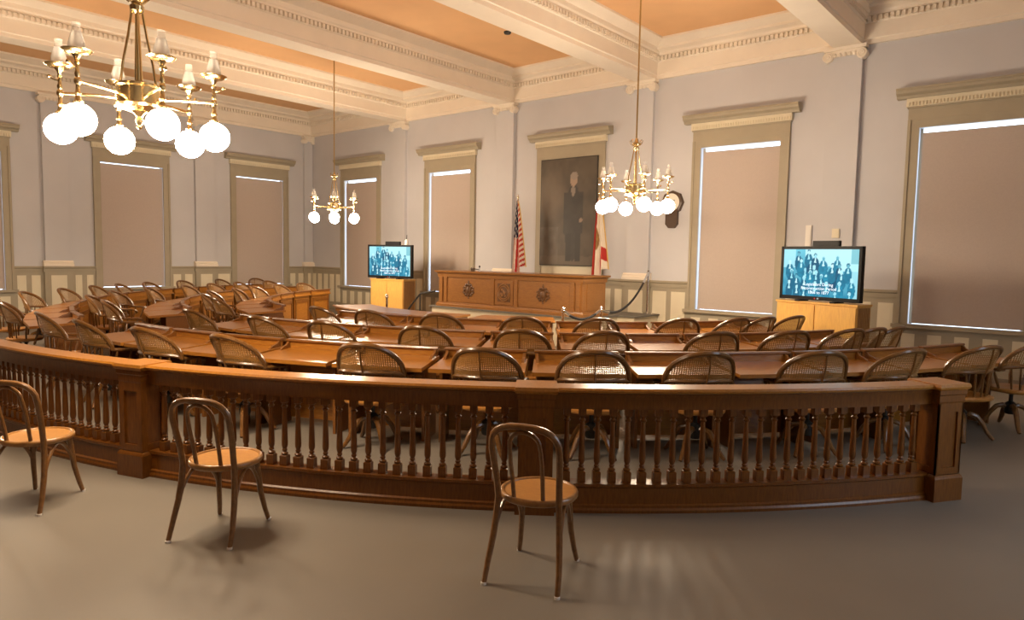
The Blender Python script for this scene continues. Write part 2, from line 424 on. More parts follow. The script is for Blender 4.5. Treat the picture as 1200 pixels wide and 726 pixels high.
bal_me = sqm.mesh('baluster', 'rail_wood', angle=40)
for i in range(3):
    a0, a1 = R(POSTS[i])+half*1.25, R(POSTS[i+1])-half*1.25
    n = 26
    for k in range(n):
        a = a0+(a1-a0)*(k+.5)/n
        if i == 0 and k < 2: continue
        inst('baluster', bal_me, bal, (CB[0]+RB*math.cos(a), CB[1]+RB*math.sin(a), 0), a)
def post_mesh():
    m = MB()
    m.box(-.105, -.105, .19, .105, .105, .76)
    for s in ((1,0),(-1,0),(0,1),(0,-1)):      # stiles and rails around a recessed panel on each face
        def P(u, d, z): return (s[0]*d - s[1]*u, s[1]*d + s[0]*u, z)
        def slab(u0, u1, z0, z1, d0=.104, d1=.118):
            lo = [P(u0,d0,z0),P(u1,d0,z0),P(u1,d1,z0),P(u0,d1,z0)]; hi = [P(u0,d0,z1),P(u1,d0,z1),P(u1,d1,z1),P(u0,d1,z1)]
            m.hexa(lo, hi)
        slab(-.118, -.068, .2, .76); slab(.068, .118, .2, .76); slab(-.068, .068, .2, .25); slab(-.068, .068, .665, .76)
    return m.mesh('post_shaft', 'rail_wood', smooth=False)
pshaft = post_mesh()
pbase = MB().lathe([(.135*1.414, 0), (.135*1.414, .17), (.128*1.414, .185), (.12*1.414, .195)], 4, sq=True).mesh('post_base', 'rail_wood', smooth=False)
pneck = MB().lathe([(.118*1.414, .73), (.122*1.414, .745), (.122*1.414, .79), (.13*1.414, .80), (.13*1.414, .83)], 4, sq=True).mesh('post_neck', 'rail_wood', smooth=False)
pcap = MB().lathe([(.13*1.414, .829), (.143*1.414, .84), (.148*1.414, .855), (.142*1.414, .877)], 4, sq=True).mesh('post_cap', 'rail_top_lit', smooth=False)
for a in POSTS:
    p = inst('newel_post', pshaft, bal, (CB[0]+RB*math.cos(R(a)), CB[1]+RB*math.sin(R(a)), 0), R(a))
    inst('post_base', pbase, p); inst('post_neck', pneck, p); inst('post_cap', pcap, p)

# ------------------------------------------------------------------ seating rows
CT = (-9.2, 12.0)
def polar(r, th): return (CT[0]+r*math.cos(R(th)), CT[1]+r*math.sin(R(th)))
def face(th): return R(th)+PI/2          # local +y points at the centre

def bow_y(x): return -.205+.18*(abs(x)/.31)**2.2
def make_chair(label):
    t = thing('swivel_armchair', label, 'chair', group='cane-back swivel armchairs at the desks')
    # splayed legs
    leg = MB().tube([(.02,0,.235),(.07,0,.255),(.13,0,.235),(.185,0,.165),(.225,0,.085),(.262,0,.035),(.285,0,.012)], [.026,.03,.03,.027,.024,.022,.018], 8, flat=.85)
    lme = leg.mesh('leg', 'chair_wood')
    for k in range(4): inst('leg', lme, t, rz=PI/4+k*PI/2)
    MB().lathe([(.045,.16),(.055,.18),(.055,.27),(.035,.29),(.02,.30),(.02,.37),(.06,.385),(.16,.40),(.16,.412)], 12).build('pedestal', 'dark_metal', t)
    # seat
    vs = []
    def sup(n, sx, sy, z, p=3.0):
        out = []
        for k in range(n):
            a = 2*PI*k/n; c, s = math.cos(a), math.sin(a)
            out.append((sx*math.copysign(abs(c)**(2/p), c), sy*math.copysign(abs(s)**(2/p), s)-.01, z))
        return out
    m = MB(); n = 28; rings = [sup(n,.20,.19,.405), sup(n,.225,.215,.412), sup(n,.235,.225,.43), sup(n,.232,.222,.447), sup(n,.215,.205,.455), sup(n,.12,.12,.447), sup(n,.02,.02,.443)]
    vv = [p for r_ in rings for p in r_]; ff = []
    for i in range(len(rings)-1):
        for k in range(n): ff.append((i*n+k, i*n+(k+1)%n, (i+1)*n+(k+1)%n, (i+1)*n+k))
    ff += [tuple(range(n))[::-1], tuple((len(rings)-1)*n+k for k in range(n))]
    m.add(vv, ff).build('seat', 'chair_seat_lit', t, angle=50)
    # arm bow
    path = [(.285,.235,.57),(.295,.25,.605),(.305,.23,.635),(.31,.17,.648),(.315,.05,.652)]
    bow = [(.31*math.cos(a), bow_y(.31*math.cos(a)), .655+.05*math.sin(a)**.7) for a in [PI*k/14 for k in range(15)]]
    path = path + bow + [(-x, y, z) for x, y, z in reversed(path)]
    MB().tube(path, .023, 8, flat=.8, up=(0,0,1)).build('arm_bow', 'chair_wood', t)
    # back hoop
    RC = .085
    def hz(x):
        c = min(1, abs(x)/.315); return .655+.305*(max(0, 1-c**2.3))**.62
    hp = []
    for k in range(25):
        a = PI*k/24; x = .315*math.cos(a); z = .655+.305*math.sin(a)**1.0
        # fuller shoulders than a plain ellipse
        x = .315*math.copysign(abs(math.cos(a))**.85, math.cos(a)); z = .655+.305*abs(math.sin(a))**.85
        hp.append((x, bow_y(x)-RC*(z-.655)/.305, z))
    MB().tube(hp, .0235, 8).build('back_hoop', 'chair_wood', t)
    # cane panel
    m = MB(); nu, nv = 20, 6; vv = []; ff = []
    for j in range(nv+1):
        for i in range(nu+1):
            a = PI*(i/nu); x = .305*math.copysign(abs(math.cos(a))**.85, math.cos(a)); zt = .295*abs(math.sin(a))**.85
            zb = .655+.05*abs(math.sin(a))**.7; z = zb+(.655+zt-zb)*j/nv if zt > .07 else .655+zt*j/nv; vv.append((x, bow_y(x)-RC*(z-.655)/.305, z))
    for j in range(nv):
        for i in range(nu): q = j*(nu+1)+i; ff.append((q, q+1, q+nu+2, q+nu+1))
    m.add(vv, ff).build('cane_panel', 'cane', t)
    MB().tube([(0,bow_y(0)-.004,.655),(0,bow_y(0)-.06,.81),(0,bow_y(0)-RC,.955)], .009, 6).build('back_slat', 'chair_wood', t)
    # spindles
    for x in (-.24,-.17,-.09,0,.09,.17,.24):
        y1 = bow_y(x); MB().tube([(x*.82, y1*.93, .44), (x*.92, y1*.97, .56), (x, y1, .685)], [.009,.011,.008], 6).build('spindle', 'chair_wood', t)
    for s in (-1, 1):
        for y in (.02, .16): MB().tube([(s*.215, y*.8, .44), (s*.27, y, .54), (s*.31, y+.01, .648)], [.012,.015,.010], 6).build('arm_support', 'chair_wood', t)
    return t
# chair apex angles per row, measured: right-hand and middle part (ordered from the right), then the block beyond the aisle on the left
ROWS = [
 dict(key='nearest the balustrade', r=9.38, main=[-19.0,-24.9,-31.3,-37.2,-43.8,-49.8,-55.8,-62.3,-71.3,-78.1,-85.4,-93.2],
      left=[(9.6,-106.3),(9.95,-114.5),(9.8,-122.0),(9.6,-129.0),(9.5,-136.2),(9.35,-142.0),(9.2,-148.2),(9.2,-155.6),(9.2,-163.4),(9.3,-171)], lkey='outermost', rg=8.5,
      dmain=[-88.5+5.87*k for k in range(13)], dleft=[-97.5-6.2*k for k in range(13)]),
 dict(key='in the middle', r=7.82, main=[-18.1,-21.4,-24.6,-31.2,-38.2,-47.5,-54.4,-62.5,-71.5,-79.0,-89.7],
      left=[(8.35,-105.8),(8.6,-115.0),(8.5,-124.6),(8.3,-133.6),(8.0,-141.2),(7.9,-149.2),(7.85,-156.5),(7.85,-164.5)], lkey='middle', rg=6.92,
      dmain=[-91.5,-84.8,-78.2,-71.3,-64.6,-58,-51.2,-44.6,-38.6,-32.3,-25.5,-18.5], dleft=[-103.5-7.2*k for k in range(10)]),
 dict(key='nearest the rostrum', r=6.28, main=[-16.8,-22.4,-27.1,-35.3,-45.8,-55.0,-65.4,-75.4,-84.3],
      left=[(6.75,-108.3),(6.85,-117.2),(6.85,-126.0),(6.6,-134.6),(6.35,-142.6),(6.35,-152.6),(6.2,-161.5)], lkey='inner', rg=5.45,
      dmain=[-88.5,-81,-73.5,-66,-58.3,-51,-43.5,-36.5,-29.5,-22.5,-15.5], dleft=[-103.0-8.5*k for k in range(8)]),
]
proto = None
for row in ROWS:
    seats = [(row['r'], th, 'cane-back swivel armchair, %s from the right in the desk row %s' % (ORD[i], row['key'])) for i, th in enumerate(row['main'])]
    seats += [(max(r, row['rg']+.22+.86), th, 'cane-back swivel armchair, %s beyond the aisle in the left block\'s %s row' % (ORD[i], row['lkey'])) for i, (r, th) in enumerate(row['left'])]
    for r, th, lab in seats:
        ax, ay = polar(r, th); f = face(th)+R(random.uniform(-9, 9))
        d = (-math.sin(f), math.cos(f)); loc = (ax+d[0]*.29, ay+d[1]*.29, 0)
        if proto is None:
            proto = make_chair(lab); proto.location = loc; proto.rotation_euler = (0,0,f)
        else: dup(proto, loc, f, lab)

def make_desk(label, dth, rg):
    t = thing('writing_desk', label, 'desk', group='wooden writing desks in curved rows')
    r0 = rg+.30
    def hw(y): return (r0-y)*math.tan(R(dth)/2)-.032
    yn, yf = -.30, .315
    zt = lambda y: .732+.03*(y-yn)/(yf-yn)
    w0, w1 = hw(yn), hw(yf)
    m = MB().hexa([(-w0,yn,zt(yn)-.035),(w0,yn,zt(yn)-.035),(w1,yf,zt(yf)-.035),(-w1,yf,zt(yf)-.035)], [(-w0,yn,zt(yn)),(w0,yn,zt(yn)),(w1,yf,zt(yf)),(-w1,yf,zt(yf))])
    m.build('desk_top', 'desk_wood', t, smooth=False)
    wg = hw(.30)-.01
    MB().box(-wg, .275, .73, wg, .298, .83).build('gallery_board', 'desk_wood', t, smooth=False)
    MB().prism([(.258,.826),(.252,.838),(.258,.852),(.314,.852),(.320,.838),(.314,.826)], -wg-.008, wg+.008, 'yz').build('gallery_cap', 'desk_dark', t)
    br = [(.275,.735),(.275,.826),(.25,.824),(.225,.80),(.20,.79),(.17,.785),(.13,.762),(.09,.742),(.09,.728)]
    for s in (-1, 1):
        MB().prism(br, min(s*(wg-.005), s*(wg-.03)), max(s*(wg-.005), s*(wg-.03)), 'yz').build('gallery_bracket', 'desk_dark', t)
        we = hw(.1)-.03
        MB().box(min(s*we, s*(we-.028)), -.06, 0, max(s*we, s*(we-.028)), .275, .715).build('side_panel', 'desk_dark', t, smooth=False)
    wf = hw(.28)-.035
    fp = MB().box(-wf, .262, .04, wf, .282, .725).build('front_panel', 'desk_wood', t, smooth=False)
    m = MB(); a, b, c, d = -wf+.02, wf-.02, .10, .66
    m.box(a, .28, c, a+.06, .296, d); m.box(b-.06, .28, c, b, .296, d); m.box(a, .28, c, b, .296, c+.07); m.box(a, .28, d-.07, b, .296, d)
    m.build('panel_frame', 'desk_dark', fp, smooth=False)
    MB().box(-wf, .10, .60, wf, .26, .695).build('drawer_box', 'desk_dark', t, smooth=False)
    return t
for row in ROWS:
    for blk, key in (('dmain', 'main'), ('dleft', 'left')):
        th = sorted(row[blk], reverse=True); cache = {}
        n = len(th)-1
        for i in range(n):
            c = (th[i]+th[i+1])/2; dth = round(th[i]-th[i+1], 2)
            if blk == 'dmain': lab = 'wooden writing desk, %s from the right in the row of desks %s' % (ORD[i], row['key'])
            else: lab = 'wooden writing desk, %s beyond the aisle in the left block\'s %s row' % (ORD[i], row['lkey'])
            rg = row['rg']+(0 if blk == 'dmain' else .22)
            x, y = polar(rg+.30, c)
            if dth in cache: dup(cache[dth], (x, y, 0), face(c), lab)
            else:
                o = make_desk(lab, dth, rg); o.location = (x, y, 0); o.rotation_euler = (0,0,face(c)); cache[dth] = o

# clerks' curved desks between the front row and the rostrum
def clerk(th0, th1, label, end_panel):
    t = thing('clerk_desk', label, 'desk', group='curved clerks\' desks before the rostrum')
    a0, a1 = R(th0), R(th1); n = 10
    MB().arc(CT, [(3.85,.735),(4.58,.735),(4.60,.75),(4.58,.768),(3.85,.768)], a0, a1, n).build('desk_top', 'desk_wood', t, angle=20)
    fr = MB().arc(CT, [(4.48,0),(4.51,0),(4.51,.735),(4.48,.735)], a0+.01, a1-.01, n).build('front_panel', 'desk_wood', t, angle=20)
    MB().arc(CT, [(4.51,0),(4.535,0),(4.535,.12),(4.51,.13)], a0+.01, a1-.01, n).build('base_board', 'desk_dark', fr, angle=20)
    MB().arc(CT, [(4.51,.64),(4.545,.66),(4.545,.735),(4.51,.735)], a0+.01, a1-.01, n).build('frieze', 'desk_dark', fr, angle=20)
    for a, nm in ((a0, 'end_panel'), (a1, 'end_panel')):
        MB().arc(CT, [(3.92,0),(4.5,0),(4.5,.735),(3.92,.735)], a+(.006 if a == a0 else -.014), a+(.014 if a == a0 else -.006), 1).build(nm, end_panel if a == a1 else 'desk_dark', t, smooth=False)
    return t
clerk(-113, -71, 'long curved wooden clerks\' desk in front of the rostrum\'s left half', 'desk_dark')
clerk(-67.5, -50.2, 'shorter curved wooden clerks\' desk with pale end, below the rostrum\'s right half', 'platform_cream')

# ------------------------------------------------------------------ bentwood cafe chairs in the foreground
def make_bent(label, loc, f):
    t = thing('bentwood_chair', label, 'chair', loc, f, 'bentwood cafe chairs outside the balustrade')
    # +y is the front of the chair, back legs and hoop at -y
    SEAT = .46
    hoop = []
    right = [(.205,-.285,.0),(.200,-.245,.11),(.187,-.205,.24),(.178,-.185,.36),(.172,-.178,.46),(.176,-.195,.56),(.184,-.22,.66),(.188,-.243,.74)]
    top = []
    for k in range(1, 12):
        a = PI*k/12; top.append((.188*math.copysign(abs(math.cos(a))**.7, math.cos(a)), -.243-.04*math.sin(a), .74+.135*abs(math.sin(a))**.75))
    full = right+top+[(-x,y,z) for x,y,z in reversed(right)]
    rr = [.0185]*len(full); rr[0] = rr[-1] = .0145; rr[1] = rr[-2] = .0165
    MB().tube(full, rr, 10).build('back_hoop', 'bent_wood', t)
    inner = [(.082,-.175,.455),(.084,-.195,.56),(.088,-.22,.66),(.086,-.24,.73)]
    it = []
    for k in range(1, 10):
        a = PI*k/10; it.append((.086*math.cos(a), -.245-.03*math.sin(a), .745+.10*abs(math.sin(a))**.8))
    MB().tube(inner+it+[(-x,y,z) for x,y,z in reversed(inner)], .0125, 8).build('inner_hoop', 'bent_wood', t)
    # seat: ring and plywood plate
    MB().lathe([(.192,.425),(.21,.428),(.218,.437),(.219,.452),(.214,.463),(.202,.466),(.194,.462),(.192,.452)], 40).build('seat_ring', 'bent_ring', t, angle=60)
    MB().lathe([(.0,.452),(.10,.4525),(.194,.456),(.194,.448),(0,.445)], 40).build('seat_plate', 'bent_seat', t, angle=60)
    for s in (-1, 1):
        MB().tube([(s*.135,.115,.44),(s*.142,.128,.34),(s*.150,.143,.2),(s*.164,.17,.08),(s*.178,.19,.0)], [.018,.019,.0175,.0155,.0135], 10).build('front_leg', 'bent_wood', t)
        # side brace arching between front and back leg under the seat
        pts = [(s*.186,-.2,.23)]
        for k in range(1, 12):
            u = k/12; pts.append((s*(.186-.04*u-.0*math.sin(PI*u)), -.2+.335*u, .23+.185*math.sin(PI*u)**.75+.0*u))
        pts.append((s*.148,.135,.24))
        MB().tube(pts, .0115, 8).build('brace', 'bent_wood', t)
        MB().lathe([(.0155,0),(.016,.012),(.0145,.014)], 10, (s*.205,-.285,0)).build('glide', 'white_plastic', t)
        MB().lathe([(.0145,0),(.015,.012),(.0135,.014)], 10, (s*.178,.19,0)).build('glide', 'white_plastic', t)
    fr = [(.148*math.cos(a)-0, .138+.0*math.sin(a), .24+.16*math.sin(a)) for a in [PI*k/12 for k in range(13)]]
    MB().tube(fr, .011, 8).build('brace', 'bent_wood', t)
    return t
def bent_at(label, rearL, rearR, facing):
    cx, cy = (rearL[0]+rearR[0])/2, (rearL[1]+rearR[1])/2
    f = math.atan2(facing[1], facing[0])-PI/2
    d = (-math.sin(f), math.cos(f)); make_bent(label, (cx+d[0]*.285, cy+d[1]*.285, 0), f)
bent_at('bentwood cafe chair standing before the balustrade\'s middle post', (-2.37,2.65), (-2.02,2.77), (-.32,.92))
bent_at('bentwood cafe chair between the other two, near the balustrade\'s left post', (-4.12,1.75), (-3.81,1.96), (-.48,.86))
bent_at('bentwood cafe chair cut off by the left edge of the picture', (-5.49,1.14), (-5.19,1.37), (-.62,.80))

# ------------------------------------------------------------------ rostrum and platform
PZ = .60
pf = thing('speaker_platform', 'cream fronted platform with dark carpet carrying the rostrum', 'platform')
MB().box(-11.55, 10.86, 0, -7.32, YF-.05, PZ-.03).build('platform_front', 'platform_cream', pf, smooth=False)
MB().box(-11.6, 12.0, 0, -6.93, YF-.05, PZ-.031).build('platform_side', 'platform_cream', pf, smooth=False)
MB().box(-11.6, 10.82, PZ-.03, -7.28, YF-.05, PZ).box(-11.65, 11.96, PZ-.029, -6.88, YF-.05, PZ+.001).build('platform_carpet', 'platform_carpet', pf, smooth=False)
ro = thing('rostrum', 'long carved wooden rostrum with two emblems and a central seal', 'rostrum')
rx0, rx1, ry0, ry1 = -11.38, -7.44, 10.92, 11.72
z0, z1 = PZ, 1.40
MB().box(rx0, ry0, z0+.08, rx1, ry1, z1-.08).build('body', 'rostrum_wood', ro, smooth=False)
def ring(pr, nm, mt):   # moulding around the box: list of (out, z)
    m = MB(); n = len(pr); vs = []; fs = []
    for o, z in pr:
        vs += [(rx0-o, ry0-o, z), (rx1+o, ry0-o, z), (rx1+o, ry1+o, z), (rx0-o, ry1+o, z)]
    for i in range(n-1):
        for k in range(4): fs.append((i*4+k, i*4+(k+1) % 4, (i+1)*4+(k+1) % 4, (i+1)*4+k))
    fs += [(3,2,1,0), tuple((n-1)*4+k for k in range(4))]
    m.add(vs, fs).build(nm, mt, ro, smooth=False)
ring([(.05, z0), (.05, z0+.05), (.03, z0+.065), (.025, z0+.10), (-.02, z0+.10)], 'base_moulding', 'rostrum_wood')
ring([(-.02, z1-.14), (.02, z1-.14), (.025, z1-.07), (.04, z1-.05), (.07, z1-.035), (.075, z1-.0), (-.02, z1)], 'top_moulding', 'rostrum_wood')
rc = (rx0+rx1)/2
pil = [rx0+.09, rx0+.23, rc-.32, rc+.32, rx1-.23, rx1-.09]
for x in pil: MB().box(x-.045, ry0-.03, z0+.1, x+.045, ry0, z1-.14).box(x-.055, ry0-.036, z0+.1, x+.055, ry0, z0+.13).box(x-.055, ry0-.036, z1-.17, x+.055, ry0, z1-.14).build('pilaster', 'rostrum_wood', ro, smooth=False)
def emblem(name, x, z):
    m = MB()
    m.prism([(x-.08, z+.06), (x-.07, z-.05), (x, z-.15), (x+.07, z-.05), (x+.08, z+.06), (x+.04, z+.085), (x, z+.075), (x-.04, z+.085)], ry0-.035, ry0+.0)
    m.ball((x, ry0-.03, z-.005), .055, 10, sy=.5, sz=1.4)
    for s in (-1, 1):
        for (dx, dz, r) in ((.10,.07,.032),(.125,.0,.035),(.115,-.07,.03),(.075,-.11,.028),(.07,.115,.032),(.16,-.045,.02),(.155,.05,.018)): m.ball((x+s*dx, ry0-.015, z+dz), r, 8, sy=.7)
    for (dz, r) in ((.12,.038),(.165,.028),(.2,.016),(-.17,.02)): m.ball((x, ry0-.015, z+dz), r, 8, sy=.7)
    return m.build(name, 'carved_wood', ro)
for sgn, cx in ((-1, (pil[1]+pil[2])/2), (1, (pil[3]+pil[4])/2)):
    a, b = (pil[1]+.06, pil[2]-.06) if sgn < 0 else (pil[3]+.06, pil[4]-.06)
    pn = MB().box(a, ry0-.012, z0+.12, b, ry0, z1-.16).build('front_panel', 'rostrum_wood', ro, smooth=False)
    e = emblem('carved_emblem', cx, (z0+z1)/2-.01); e.parent = pn
sp = MB().box(rc-.25, ry0-.02, z0+.13, rc+.25, ry0, z1-.17).build('seal_panel', 'rostrum_wood', ro, smooth=False)
zc = (z0+z1)/2-.015
m = MB().box(rc-.17, ry0-.028, zc-.19, rc+.17, ry0-.018, zc+.19)
m.build('seal_ground', 'carved_wood', sp, smooth=False)
m = MB()
for q in (.165, .125): m.tube([(rc+q*math.cos(2*PI*k/36), ry0-.03, zc+q*1.08*math.sin(2*PI*k/36)) for k in range(37)], .012, 6)
for k in range(14):
    a = random.uniform(0, 2*PI); q = random.uniform(0, .085); m.ball((rc+q*math.cos(a), ry0-.03, zc+q*math.sin(a)), random.uniform(.014, .03), 7, sy=.6)
m.build('seal_relief', 'rostrum_wood', sp)
# side face panel
MB().box(rx1, ry0+.14, z0+.12, rx1+.012, ry1-.14, z1-.16).build('side_panel', 'rostrum_wood', ro, smooth=False)
# things on the rostrum: a gavel on its block, a small dark clock
gv = thing('gavel', 'small dark gavel lying on the rostrum top', 'gavel', (-10.55, 11.15, z1))
MB().lathe([(.045,0),(.045,.02),(.04,.025)], 14).build('sound_block', 'clock_wood', gv)
MB().lathe([(.024,-.045),(.028,-.04),(.024,-.02),(.024,.02),(.028,.04),(.024,.045)], 12, (0,0,.054), 'x').build('head', 'clock_wood', gv)
MB().tube([(0,.02,.054),(0,.2,.035)], .009, 8).build('handle', 'clock_wood', gv)
mc = thing('microphone', 'thin metal microphone stub on the rostrum beside the gavel', 'microphone', (-10.32, 11.12, z1))
MB().lathe([(.04,0),(.04,.012),(.012,.018),(.012,.085)], 14).build('stem', 'chrome', mc)
MB().lathe([(.016,.085),(.02,.095),(.02,.12),(.008,.13)], 12).build('tip', 'dark_metal', mc)

# ------------------------------------------------------------------ painted surfaces (flat prints): picture, screens, flags
def grid_mesh(name, nu, nv, pos, colf, m):
    me = bpy.data.meshes.new(name); vs = []; fs = []; cs = []
    for j in range(nv+1):
        for i in range(nu+1):
            u, v = i/nu, j/nv; vs.append(pos(u, v)); cs.append(colf(u, v))
    for j in range(nv):
        for i in range(nu): q = j*(nu+1)+i; fs.append((q, q+1, q+nu+2, q+nu+1))
    me.from_pydata(vs, [], fs); me.materials.append(MATS[m])
    ca = me.color_attributes.new('Col', 'FLOAT_COLOR', 'POINT'); ca.data.foreach_set('color', [x for c in cs for x in (*c, 1)])
    me.polygons.foreach_set('use_smooth', [True]*len(me.polygons)); return me
def hsh(a, b): x = math.sin(a*127.1+b*311.7)*43758.5453; return x-math.floor(x)
def vnoise(x, y):
    i, j = math.floor(x), math.floor(y); fx, fy = x-i, y-j; fx = fx*fx*(3-2*fx); fy = fy*fy*(3-2*fy)
    return (hsh(i,j)*(1-fx)+hsh(i+1,j)*fx)*(1-fy)+(hsh(i,j+1)*(1-fx)+hsh(i+1,j+1)*fx)*fy
def mixc(a, b, t): return tuple(x*(1-t)+y*t for x, y in zip(a, b))
def ell(u, v, cu, cv, ru, rv): return ((u-cu)/ru)**2+((v-cv)/rv)**2
def portrait(u, v):     # v up; a plain dark standing figure against brown drapery
    n = vnoise(u*6, v*8)*.6+vnoise(u*17, v*22)*.4
    c = mixc((.055,.042,.030), (.105,.082,.058), n)
    t = max(0, 1-ell(u, v, .2, .66, .3, .28)); c = mixc(c, (.19,.14,.095), t*.55)
    if v < .07+.03*n: c = mixc(c, (.14,.11,.08), .6)
    if u < .34 and v < .36: c = mixc(c, (.17,.14,.11), .55*vnoise(u*22, v*16)+.05)
    if ell(u, v, .60, .40, .155, .36) < 1 or (abs(u-.60) < .17 and .3 < v < .68): c = mixc((.022,.018,.016), (.05,.042,.036), n)
    for cu in (.52, .70):
        if abs(u-cu) < .05 and .04 < v < .3: c = (.028,.024,.02)
    if ell(u, v, .595, .70, .035, .055) < 1: c = (.22,.18,.15)
    if ell(u, v, .60, .795, .062, .058) < 1: c = (.33,.24,.18)
    if ell(u, v, .605, .835, .068, .035) < 1: c = (.26,.22,.19)
    if ell(u, v, .74, .42, .03, .022) < 1: c = (.26,.19,.14)
    return c
pw, ph = 1.57, 2.44
pt = thing('portrait_painting', 'large dark full-length portrait painting in the centre of the front wall', 'painting', (PXC, YF-.045, 1.555))
MB().box(-pw/2, -.03, 0, pw/2, 0, ph).build('stretcher', 'black_iron', pt, smooth=False)
o = inst('canvas', grid_mesh('canvas', 64, 96, lambda u, v: ((u-.5)*(pw-.03), -.032, .015+v*(ph-.03)), portrait, 'canvas'), pt)

HEADS = [(.09,.72,1),(.21,.90,0),(.25,.76,1),(.35,.94,1),(.38,.72,1),(.44,.86,1),(.31,.57,1),(.30,.38,1),(.19,.42,0),(.43,.61,1),(.46,.50,1),(.53,.65,1),(.59,.58,1),(.55,.80,0),(.68,.49,0),(.67,.66,1),(.73,.82,0),(.76,.66,0),(.79,.52,1),(.87,.66,0),(.77,.28,1),(.92,.36,1),(.60,.27,1),(.45,.27,1),(.12,.52,0),(.72,.09,1),(.90,.10,1),(.30,.14,0),(.09,.30,1),(.20,.20,1),(.53,.42,0),(.38,.50,0)]
def screen(u, v):
    n = vnoise(u*9, v*7); n2 = vnoise(u*40, v*30)
    c = mixc((.02,.22,.36), (.16,.58,.72), min(1, max(0, .1+.8*v+.4*(n-.5))))
    if v > .55+.25*(1-u)*(u < .75) and u > .30: c = mixc(c, (.55,.90,.96), .8)
    if u < .17 and v > .60: c = mixc(c, (.45,.84,.94), .7)
    if u > .90: c = mixc(c, (.10,.42,.50) if v > .7 else (.40,.80,.88), .7)
    for k, (cu, cv, lt) in enumerate(HEADS):
        w = .048+.012*hsh(k, 1)
        if ell(u, v, cu, cv-.20, w, .17) < 1 and v < cv: c = mixc(mixc((.004,.05,.12), (.02,.30,.46), hsh(k, 3)), (.01,.12,.22), n2*.7)
        if abs(u-cu) < .012*(cv-v)/.12 and cv-.15 < v < cv-.035: c = mixc((.30,.75,.86), (.6,.93,.97), hsh(k, 6))
        if ell(u, v, cu, cv+.012, .0215, .046) < 1: c = (.015,.13,.22) if hsh(k, 8) > .5 else (.40,.78,.88)
        if ell(u, v, cu, cv-.008, .018, .042) < 1: c = mixc((.26,.66,.78), (.62,.93,.97), hsh(k, 5)) if lt else (.12,.42,.54)
    return c
scr_cache = []
def tv(label, loc, rz):
    w, h = 1.36, .83
    t = thing('television', label, 'television', loc, rz)
    # local: screen faces -y
    MB().box(-w/2, -.02, .0, w/2, .05, h).build('casing', 'black_plastic', t, smooth=False)
    b = .045; m = MB()
    m.box(-w/2, -.034, 0, -w/2+b, -.02, h); m.box(w/2-b, -.034, 0, w/2, -.02, h); m.box(-w/2, -.034, 0, w/2, -.02, b*1.3); m.box(-w/2, -.034, h-b, w/2, -.02, h)
    bz = m.build('bezel', 'black_plastic', t, smooth=False)
    inst('screen', grid_mesh('screen', 128, 72, lambda u, v: ((u-.5)*(w-2*b), -.023, b*1.3+v*(h-2.3*b)), screen, 'screen'), t) if not scr_cache else inst('screen', scr_cache[0], t)
    if not scr_cache: scr_cache.append([o for o in t.children if o.name.startswith('screen')][0].data)
    MB().lathe([(.011,-.036),(.011,-.0335)], 12, (-.05,0,.029), 'y').build('logo_dot', 'red_dot', bz)
    def text(s, x, z, size, par, nm):
        cu = bpy.data.curves.new(nm, 'FONT'); cu.body = s; cu.size = size; cu.align_x = 'CENTER'; cu.materials.append(MATS['caption'])
        tmp = bpy.data.objects.new(nm, cu); me = bpy.data.meshes.new_from_object(tmp); bpy.data.objects.remove(tmp)
        o = bpy.data.objects.new(nm, me); COL.objects.link(o); o.rotation_euler = (R(90), 0, 0); o.location = (x, -.0365 if par is bz else -.0245, z); o.parent = par; return o
    text('LG', .005, .021, .026, bz, 'logo_letters')
    for k, s in enumerate(('Legislators During', 'Reconstruction Period', '1868 to 1877')): text(s, .0, .225-.062*k, .066, t, 'caption_line')
    for s in (-1, 1): MB().box(s*.3-.04, -.12, -.022, s*.3+.04, .12, .0).build('foot', 'black_plastic', t, smooth=False)
    return t
def stand(label, loc, rz, w, d, h, dark_right=False):
    s = thing('television_cabinet', label, 'cabinet', loc, rz)
    MB().box(-w/2, -d/2, .06, w/2, d/2, h-.03).build('carcass', 'maple', s, smooth=False)
    MB().box(-w/2+.04, -d/2+.03, 0, w/2-.04, d/2-.03, .06).build('toe_kick', 'maple_dark', s, smooth=False)
    MB().box(-w/2-.015, -d/2-.02, h-.03, w/2+.015, d/2+.015, h).build('top', 'maple', s, smooth=False)
    for k in (-1, 1):
        c = k*w/4; MB().box(c-w/4+.012, -d/2-.018, .08, c+w/4-.006 if k < 0 else c+w/4-.012, -d/2, h-.05).build('door', 'maple', s, smooth=False)
    m = MB()
    for k in range(9):
        y = -d/2+.02+(d-.04)*k/9; m = MB().box(w/2, y, .08, w/2+.01, y+(d-.04)/9*.8, h-.05); m.build('side_slat', 'maple_dark' , s, smooth=False)
    return s
def extras(loc, rz, side):
    ca, sa = math.cos(rz), math.sin(rz)
    def W(x, y): return (loc[0]+ca*x-sa*y, loc[1]+sa*x+ca*y, loc[2]+.83)
    b = thing('speaker_bar', 'flat black box lying on top of the %s television' % side, 'speaker', W(.08, .015), rz)
    MB().box(-.22, -.03, 0, .22, .03, .085).build('body', 'black_plastic', b, smooth=False)
    MB().box(-.21, -.034, .008, .21, -.03, .077).build('grille', 'black_plastic', b, smooth=False)
TVR, RR = (-3.22, 11.15, 1.155), R(-18)
TVL, RL = (-13.55, 11.3, 1.145), R(13)
tv('large television showing an old group photograph, right of the rostrum', TVR, RR); extras(TVR, RR, 'right-hand')
tv('large television showing an old group photograph, in the left corner', TVL, RL); extras(TVL, RL, 'left-hand')
stand('wide light maple cabinet under the right-hand television', (TVR[0]+.03, TVR[1]+.08, 0), RR, 1.36, .34, TVR[2]-.022)
